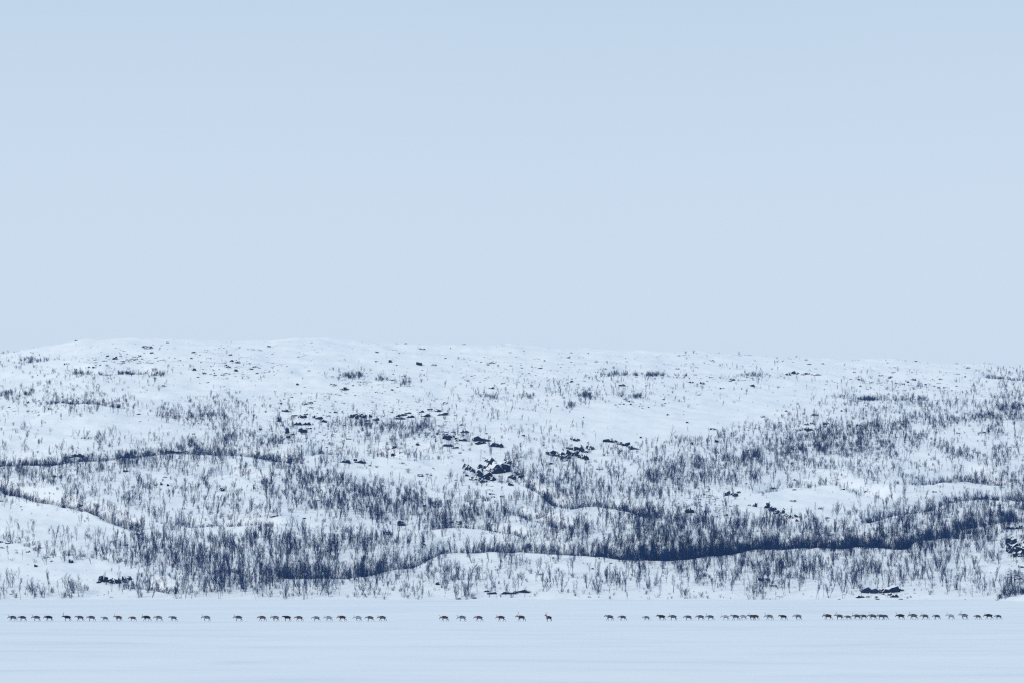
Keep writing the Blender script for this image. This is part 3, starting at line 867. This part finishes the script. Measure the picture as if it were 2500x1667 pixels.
CLEAR = [(2000, 1226, 140, 28), (130, 1272, 180, 30), (1455, 1268, 95, 15), (1215, 1208, 80, 16), (1270, 1292, 70, 12), (1170, 1316, 90, 12), (960, 1150, 175, 24), (120, 1402, 150, 20),
         (2320, 1192, 90, 12), (1480, 1392, 110, 12), (600, 1186, 60, 12), (700, 1285, 90, 14), (330, 1452, 110, 8), (1130, 1378, 60, 10), (560, 1305, 70, 8), (2440, 1400, 60, 20), (250, 1040, 220, 22), (60, 930, 120, 12), (520, 950, 120, 14), (2330, 1070, 50, 14)]
def open_ground(x, v):
    m = np.ones_like(x)
    for cx, cv, rx, rv in CLEAR:
        r2 = ((x - cx) / rx) ** 2 + ((v - cv) / rv) ** 2
        m *= 1 - .93 * np.exp(-r2 ** 2)
    return m

def tree_height(v, x):
    h = np.interp(v, [860, 940, 1040, 1150, 1300, 1460], [1.6, 2.0, 2.35, 2.7, 3.45, 3.9])
    grove = np.exp(-(((x - 590) / 190) ** 2 + ((v - 1400) / 60) ** 2))
    return h * (1 + .25 * grove)

trees, bushes = [], []          # (x, v, height or scale)
def candidates(n, x0, x1, v0, v1):
    return rng.uniform(x0, x1, n), rng.uniform(v0, v1, n)

# open woodland
N = 160000
x, v = candidates(N, -160, 2660, 868, 1462)
h = tree_height(v, x)
hp = h * F / depth(x, v)
clump = vnoise(x / 34, v / 15, 21) + .7 * vnoise(x / 13, v / 8, 22)
dn = wood(np.clip(x, 0, 2500), v - .32 * hp)
lam = np.interp(v, [900, 1020, 1150, 1300, 1460], [4.8, 4.9, 4.2, 2.9, 2.2]) * dn ** 1.62 * np.clip(1 + 2.2 * clump, .02, 3.2) * open_ground(x, v)          # trees per 100 x 40 px cell
area = (2660 + 160) * (1462 - 868) / 4000.0
keep = rng.random(N) < lam * area / N
for a, b, c in zip(x[keep], v[keep], h[keep]):
    trees.append((a, b, c * rng.uniform(.45, 1.15)))
# shrubs: between the birches and beyond them
x, v = candidates(N, -160, 2660, 850, 1461)
clump = vnoise(x / 26, v / 11, 31) + .6 * vnoise(x / 9, v / 6, 32)
dn = wood(np.clip(x, 0, 2500), v - 6)
lam = (np.interp(v, [900, 1050, 1250], [3.6, 2.6, 1.9]) * dn ** 1.35 + .9) * np.clip(1 + 2.3 * clump, .02, 3.2) * open_ground(x, v)
keep = rng.random(N) < lam * area / N
for a, b in zip(x[keep], v[keep]):
    bushes.append((a, b, rng.uniform(.45, 1.05) * np.interp(b, [860, 1000, 1300], [.7, .85, 1.0])))

# thickets in the hollows behind the crests: (crest, x from, x to, trees per 100 px, depth in px, height factor, shrub share)
BANDS = [('left_mound', -100, 345, 34, 26, .62, .9), ('left_bank', 0, 300, 12, 24, .55, 1.0), ('shore_mound', 290, 450, 20, 22, .5, 1.0),
         ('long_crest', 674, 900, 22, 22, .6, 1.0), ('long_crest', 880, 1060, 40, 26, .65, .8), ('long_crest', 1060, 1430, 56, 28, .68, .8),
         ('long_crest', 1430, 1560, 110, 38, .82, .8), ('long_crest', 1560, 1900, 190, 44, .86, .8), ('long_crest', 1900, 2230, 100, 36, .8, .8),
         ('right_knoll', 2195, 2360, 50, 28, .7, .7), ('right_end', 2330, 2600, 44, 28, .7, .7), ('right_terrace', 2110, 2300, 36, 26, .7, .8), ('right_terrace', 2300, 2540, 46, 28, .7, .8),
         ('white_dome', 1850, 2190, 8, 24, .6, 1.0), ('right_shoulder', 2226, 2460, 18, 24, .7, .8), ('middle_fold', 1280, 1450, 50, 28, .65, .9), ('middle_fold', 1450, 1600, 40, 28, .7, .8),
         ('inner_step', 1225, 1410, 30, 22, .65, .9), ('low_step', 1050, 1300, 32, 22, .65, .9), ('dark_band', -100, 130, 64, 38, .7, .8), ('dark_band', 130, 340, 74, 40, .7, .8), ('dark_band', 340, 480, 50, 40, .72, .8),
         ('dark_band', 480, 740, 64, 34, .62, .8), ('left_step', 440, 700, 16, 20, .5, 1.0), ('upper_left', 160, 390, 30, 18, .8, .8), ('upper_shelf', 100, 330, 44, 26, .8, .8),
         ('upper_right', 2400, 2600, 70, 20, .95, .6), ('right_shelf', 2050, 2230, 26, 20, .8, .8), ('far_bar', 1480, 1680, 16, 16, .7, 1.2)]
# belts of denser wood that follow the folds: (polyline, half width in px, trees per 100 px, height factor)
BELTS = [([(630, 1130), (740, 1160), (860, 1195), (980, 1225), (1100, 1240), (1230, 1252)], 14, 55, .85), ([(1560, 1170), (1680, 1135), (1800, 1112), (1930, 1098), (2060, 1088), (2150, 1078)], 11, 85, .85),
         ([(1900, 1075), (2020, 1060), (2120, 1045), (2200, 1040), (2300, 1030), (2420, 1018), (2510, 1005)], 13, 60, .9), ([(440, 1085), (520, 1075), (600, 1068), (680, 1080)], 12, 40, .85),
         ([(120, 960), (200, 975), (290, 992)], 12, 50, .9), ([(400, 1006), (480, 1012), (545, 1015)], 13, 85, .95), ([(1240, 1130), (1300, 1165), (1380, 1195), (1480, 1215)], 22, 50, .9),
         ([(1420, 1245), (1540, 1262), (1660, 1275), (1800, 1270), (1950, 1280)], 20, 50, .85), ([(2130, 1318), (2260, 1300), (2380, 1262), (2500, 1245)], 16, 55, .85), ([(430, 1372), (540, 1392), (680, 1405), (780, 1412)], 26, 26, .9),
         ([(760, 1240), (900, 1250), (1020, 1262), (1120, 1270)], 16, 32, .8), ([(0, 1195), (120, 1215), (230, 1240), (330, 1275)], 14, 34, .75)]
CLUMPS = [(70, 874, 40, 5, 40), (195, 914, 16, 5, 26), (300, 914, 22, 5, 30), (395, 914, 24, 5, 22), (862, 920, 22, 4, 44), (930, 926, 12, 4, 18), (990, 936, 18, 5, 26), (1430, 972, 18, 12, 40), (1392, 994, 12, 5, 20), (1540, 966, 36, 6, 36),
          (1600, 916, 22, 4, 40), (1500, 918, 24, 3, 20), (1820, 914, 40, 3, 26), (1190, 970, 22, 7, 24), (1280, 968, 16, 5, 18), (2120, 974, 26, 6, 44), (2240, 974, 26, 8, 36), (2474, 1000, 26, 14, 60), (20, 965, 20, 8, 26), (60, 962, 30, 8, 30),
          (900, 1040, 40, 22, 50), (960, 1085, 30, 14, 36), (1000, 1060, 40, 16, 36), (1050, 1045, 30, 12, 24), (2400, 1010, 30, 10, 40), (60, 1050, 20, 8, 14), (240, 1070, 30, 8, 22), (560, 1060, 20, 12, 26), (470, 1078, 14, 8, 26)]
CRD = {c[0]: c for c in CR}
for nm, x0, x1, per, dep, hf, sh in BANDS:
    n = int(per * (x1 - x0) / 100.0 * .8)
    bx = rng.uniform(x0, x1, n)
    bx = bx + 8 * vnoise(bx / 20, bx * 0, 77)
    yc = np.interp(bx, CRD[nm][1], CRD[nm][2])
    bv = yc - 2 - dep * rng.random(n) ** 1.25
    for k, (a, b) in enumerate(zip(bx, bv)):
        if vnoise(a / 24.0, per * .37, 63) + .5 * vnoise(a / 9.0, per * .37, 64) < -.30:
            continue                                   # gaps in the thicket
        if k % 9 == 0:
            b = b + 10 + 12 * rng.random()             # stragglers in front of the crest
        trees.append((a, b, float(tree_height(b, a)) * hf * rng.uniform(.5, 1.2) * (1 + .5 * float(vnoise(a / 19.0, 0.3, 91)))))
    for k in range(int(n * sh)):
        a = rng.uniform(x0, x1)
        yc1 = np.interp(a, CRD[nm][1], CRD[nm][2])
        bushes.append((a, yc1 - 1 - dep * .7 * rng.random(), rng.uniform(.6, 1.2)))
for line, half, per, hf in BELTS:
    lx_, ly_ = [p[0] for p in line], [p[1] for p in line]
    n = int(per * (lx_[-1] - lx_[0]) / 100.0)
    for k in range(n):
        a = rng.uniform(lx_[0] - 10, lx_[-1] + 10)
        if vnoise(a / 15.0, per * 1.0, 61) < -.28:
            continue
        b = np.interp(a, lx_, ly_) + rng.normal(0, half * .6) + 6
        trees.append((a, b, float(tree_height(b, a)) * hf * rng.uniform(.5, 1.15)))
        if k % 2 == 0:
            bushes.append((a + rng.normal(0, 6), b + rng.normal(0, 4), rng.uniform(.4, 1.0)))
# stubble: single shoots and heather tops that just clear the snow
x, v = candidates(N, -100, 2600, 845, 1460)
v = np.maximum(v, skyline(x) + 2)
lam = (3.2 * np.clip(wood(np.clip(x, 0, 2500), v - 3), 0, 6) ** .8 + 2.2) * np.clip(1 + 2.4 * (vnoise(x / 30, v / 9, 51) + .7 * vnoise(x / 10, v / 4, 52)), 0, 3.5)
keep = rng.random(N) < lam * area / N
for a, b in zip(x[keep], v[keep]):
    bushes.append((a, b, rng.uniform(.14, .42)))
for cx, cv, sx, sv, n in CLUMPS:
    for k in range(n):
        a, b = rng.normal(cx, sx * .6), rng.normal(cv + 4, sv * .7)
        if k % 3:
            bushes.append((a, max(b, float(skyline(a)) + 4), rng.uniform(.55, 1.15)))
        else:
            trees.append((a, max(b, float(skyline(a)) + 4), float(tree_height(b, a)) * rng.uniform(.6, 1.1)))
# the thicket on the point of land at the right edge
for k in range(60):
    bushes.append((rng.uniform(2436, 2560), rng.uniform(1452, 1474), rng.uniform(.6, 1.2)))
for k in range(10):
    trees.append((rng.uniform(2455, 2560), rng.uniform(1446, 1472), rng.uniform(2.0, 3.4)))

def place_all(lst):
    a = np.array(lst)
    X, Y, Z = ground(a[:, 0], a[:, 1])
    return a, X, Y, Z

TA, TX, TY, TZ = place_all(trees)
BA, BX, BY, BZ = place_all(bushes)

def hidden(x, v, y_seen):
    """True where nearer ground hides the foot of the plant by more than a little."""
    vs = np.arange(v + 60, v + 1, -2.0)
    return float(np.min(seen_y(ground(np.full_like(vs, x), vs)))) < y_seen - 9

def pick(a, X, Y, Z, hpx, count, xmin=4, xmax=2496):
    sy = seen_y((X, Y, Z))
    got = []
    for i in np.argsort(-hpx):
        if xmin < a[i, 0] < xmax and sy[i] < 1490 and not hidden(a[i, 0], a[i, 1], sy[i]):
            got.append(int(i))
            if len(got) == count:
                break
    return got, sy

form_of = rng.integers(0, len(FORMS), len(TA))
grove_m = (np.abs(TA[:, 0] - 590) < 170) & (TA[:, 1] > 1340)
form_of = np.where(grove_m & (rng.random(len(TA)) < .6), rng.choice([0, 1, 9, 3], len(TA)), form_of)
fh = np.array([f[1] for f in FORMS])
t_scale = TA[:, 2] / fh[form_of]
t_rot = np.stack([rng.normal(0, .06, len(TA)), rng.normal(0, .06, len(TA)), rng.uniform(0, 6.283, len(TA))], 1)
chosen, tsy = pick(TA, TX, TY, TZ, TA[:, 2] * F / TY, 300)
items = []
for i in chosen:
    f = FORMS[form_of[i]]
    root = link('birch_tree', None)
    root.empty_display_size = 0.5
    root.location = (TX[i], TY[i], TZ[i])
    root.rotation_euler = t_rot[i]
    root.scale = (t_scale[i],) * 3
    tr, cr = BIRCH[form_of[i]]
    link('trunk', tr, root); link('crown', cr, root)
    root['category'] = 'tree'
    items.append((root, f"{f[4]} bare birch {tier(tsy[i])}, {where(TA[i, 0])}", TA[i, 0], 'bare birches on the hillside'))
settle_labels(items)

s_of = rng.integers(0, len(SHRUBS), len(BA))
s_rot = np.stack([rng.normal(0, .1, len(BA)), rng.normal(0, .1, len(BA)), rng.uniform(0, 6.283, len(BA))], 1)
s_h = np.array([1.3, 1.5, 1.2, 1.8, 1.6, 1.0])[s_of] * BA[:, 2]
chosen_s, ssy = pick(BA, BX, BY, BZ, s_h * F / BY, 280)
items = []
for i in chosen_s:
    o = link('willow_shrub', SHRUBS[s_of[i]])
    o.location = (BX[i], BY[i], BZ[i]); o.rotation_euler = s_rot[i]; o.scale = (BA[i, 2],) * 3
    o['category'] = 'shrub'
    w = ('sparse', 'loose', 'low dense', 'tall upright', 'thick', 'tiny sparse')[s_of[i]]
    items.append((o, f"{w} leafless shrub {tier(ssy[i])}, {where(BA[i, 0])}", BA[i, 0], 'leafless shrubs on the hillside'))
settle_labels(items)

# ---- the rest of the wood, the undergrowth and the small stones: masses nobody could count
def scatter(name, label, category, sources, pts, idx, rot, scl):
    pool = bpy.data.collections.new(name + '_forms')
    for k, me in enumerate(sources):
        pool.objects.link(bpy.data.objects.new(f"{name}_form.{k:03d}", me))
    me = bpy.data.meshes.new(name)
    n = len(pts)
    me.vertices.add(n)
    me.vertices.foreach_set('co', np.asarray(pts, np.float32).ravel())
    a = me.attributes.new('form', 'INT', 'POINT'); a.data.foreach_set('value', np.asarray(idx, np.int32))
    a = me.attributes.new('turn', 'FLOAT_VECTOR', 'POINT'); a.data.foreach_set('vector', np.asarray(rot, np.float32).ravel())
    a = me.attributes.new('size', 'FLOAT_VECTOR', 'POINT'); a.data.foreach_set('vector', np.asarray(scl, np.float32).ravel())
    o = link(name, me)
    ng = bpy.data.node_groups.new(name, 'GeometryNodeTree')
    ng.interface.new_socket('Geometry', in_out='INPUT', socket_type='NodeSocketGeometry')
    ng.interface.new_socket('Geometry', in_out='OUTPUT', socket_type='NodeSocketGeometry')
    nd, lk = ng.nodes, ng.links
    gi, go = nd.new('NodeGroupInput'), nd.new('NodeGroupOutput')
    ci = nd.new('GeometryNodeCollectionInfo')
    ci.inputs['Collection'].default_value = pool
    ci.inputs['Separate Children'].default_value = True
    ci.inputs['Reset Children'].default_value = True
    ip = nd.new('GeometryNodeInstanceOnPoints')
    ip.inputs['Pick Instance'].default_value = True
    def attr(nm, typ):
        q = nd.new('GeometryNodeInputNamedAttribute'); q.data_type = typ; q.inputs['Name'].default_value = nm
        return q.outputs['Attribute']
    lk.new(gi.outputs[0], ip.inputs['Points'])
    lk.new(ci.outputs[0], ip.inputs['Instance'])
    lk.new(attr('form', 'INT'), ip.inputs['Instance Index'])
    er = nd.new('FunctionNodeEulerToRotation')
    lk.new(attr('turn', 'FLOAT_VECTOR'), er.inputs[0])
    lk.new(er.outputs[0], ip.inputs['Rotation'])
    lk.new(attr('size', 'FLOAT_VECTOR'), ip.inputs['Scale'])
    lk.new(ip.outputs[0], go.inputs[0])
    md = o.modifiers.new('scatter', 'NODES'); md.node_group = ng
    return tag(o, label, category, kind='stuff')

def whole_tree(pair, k):
    bm = bmesh.new()
    for j, me in enumerate(pair):
        n0 = len(bm.faces)
        bm.from_mesh(me)
        bm.faces.ensure_lookup_table()
        for f in bm.faces[n0:]:
            f.material_index = j
    me = bpy.data.meshes.new('birch'); bm.to_mesh(me); bm.free()
    me.materials.append(M_BARK); me.materials.append(M_TWIG)
    return me
rest = np.setdiff1d(np.arange(len(TA)), chosen)
scatter('birch_wood', 'bare mountain birch wood covering the snowy hillside in dark bands', 'wood', [whole_tree(p, k) for k, p in enumerate(BIRCH)],
        np.stack([TX, TY, TZ], 1)[rest], form_of[rest], t_rot[rest], np.repeat(t_scale[rest][:, None], 3, 1))
rest = np.setdiff1d(np.arange(len(BA)), chosen_s)
scatter('undergrowth', 'low leafless scrub between the birches and on the open fell', 'scrub', SHRUBS,
        np.stack([BX, BY, BZ], 1)[rest], s_of[rest], s_rot[rest], np.repeat(BA[rest, 2][:, None], 3, 1))

# small stones: (x, v, spread x, spread v, how many, size m)
SCREE = [(760, 1020, 130, 60, 260, .55), (800, 1080, 60, 25, 60, .5), (1080, 1060, 90, 40, 150, .55), (1010, 1010, 90, 22, 90, .5), (1190, 1155, 60, 40, 60, .6), (300, 880, 90, 26, 150, .6), (560, 900, 90, 26, 150, .6),
         (900, 940, 110, 30, 120, .55), (1280, 920, 200, 30, 200, .5), (1760, 930, 140, 26, 150, .5), (2230, 935, 130, 30, 180, .55), (1100, 880, 700, 26, 260, .55), (700, 850, 500, 14, 140, .6), (2000, 890, 400, 14, 160, .55), (500, 870, 500, 40, 900, .3), (1500, 890, 700, 40, 1300, .3), (2200, 930, 350, 40, 600, .3), (1000, 960, 500, 40, 800, .3),
         (1720, 1215, 60, 40, 90, .5), (1540, 985, 60, 12, 40, .45), (2180, 1455, 90, 8, 40, .4), (1250, 1150, 1400, 250, 500, .4), (2000, 1060, 220, 30, 120, .5), (1250, 1456, 1300, 6, 120, .3), (60, 1000, 60, 12, 30, .5), (2480, 1400, 30, 40, 50, .5)]
sp = []
for cx, cv, sx, sv, n, sz in SCREE:
    xx = rng.normal(cx, sx * .6, n); vv = np.clip(rng.normal(cv, sv * .6, n), skyline(xx) + 1, 1466)
    for a, b in zip(xx, vv):
        if sx > 250 and vnoise(a / 60.0, b / 9.0, 71) + .6 * vnoise(a / 20.0, b / 4.0, 72) < .08:
            continue                                   # stones lie in streaks and patches
        sp.append((a, b, sz * rng.lognormal(-.25, .45)))
SA, SX, SY, SZ = place_all(sp)
ns = len(SA)
scatter('scattered_stones', 'small dark stones poking through the snow all over the fell', 'stones', ROCKS,
        np.stack([SX, SY, SZ - .03], 1), rng.integers(0, len(ROCKS), ns), np.stack([rng.normal(0, .1, ns), rng.normal(0, .1, ns), rng.uniform(-.6, .6, ns)], 1),
        np.stack([SA[:, 2] * rng.uniform(.7, 2.4, ns), SA[:, 2], SA[:, 2] * rng.uniform(.22, .5, ns)], 1))

# ------------------------------------------------------------------ the winter air
me = bpy.data.meshes.new('haze')
hx0, hx1, hy0, hy1, hz0, hz1 = -950, 950, -350, 2350, -30, 130
me.from_pydata([(a, b, c) for c in (hz0, hz1) for b in (hy0, hy1) for a in (hx0, hx1)], [],
               [(0, 2, 3, 1), (4, 5, 7, 6), (0, 1, 5, 4), (2, 6, 7, 3), (0, 4, 6, 2), (1, 3, 7, 5)])
hz = link('haze', me)
hm = bpy.data.materials.new('winter_air'); hm.use_nodes = True
for n in list(hm.node_tree.nodes):
    if n.type != 'OUTPUT_MATERIAL':
        hm.node_tree.nodes.remove(n)
pv = hm.node_tree.nodes.new('ShaderNodeVolumePrincipled')
pv.inputs['Color'].default_value = (0.40, 0.68, 1.0, 1)
pv.inputs['Density'].default_value = 0.000035
hm.node_tree.links.new(pv.outputs[0], hm.node_tree.nodes['Material Output'].inputs['Volume'])
me.materials.append(hm)
tag(hz, 'thin cold haze over the lake and the hill', 'haze', kind='stuff')
print('trees', len(TA), 'shrubs', len(BA), 'stones', ns)
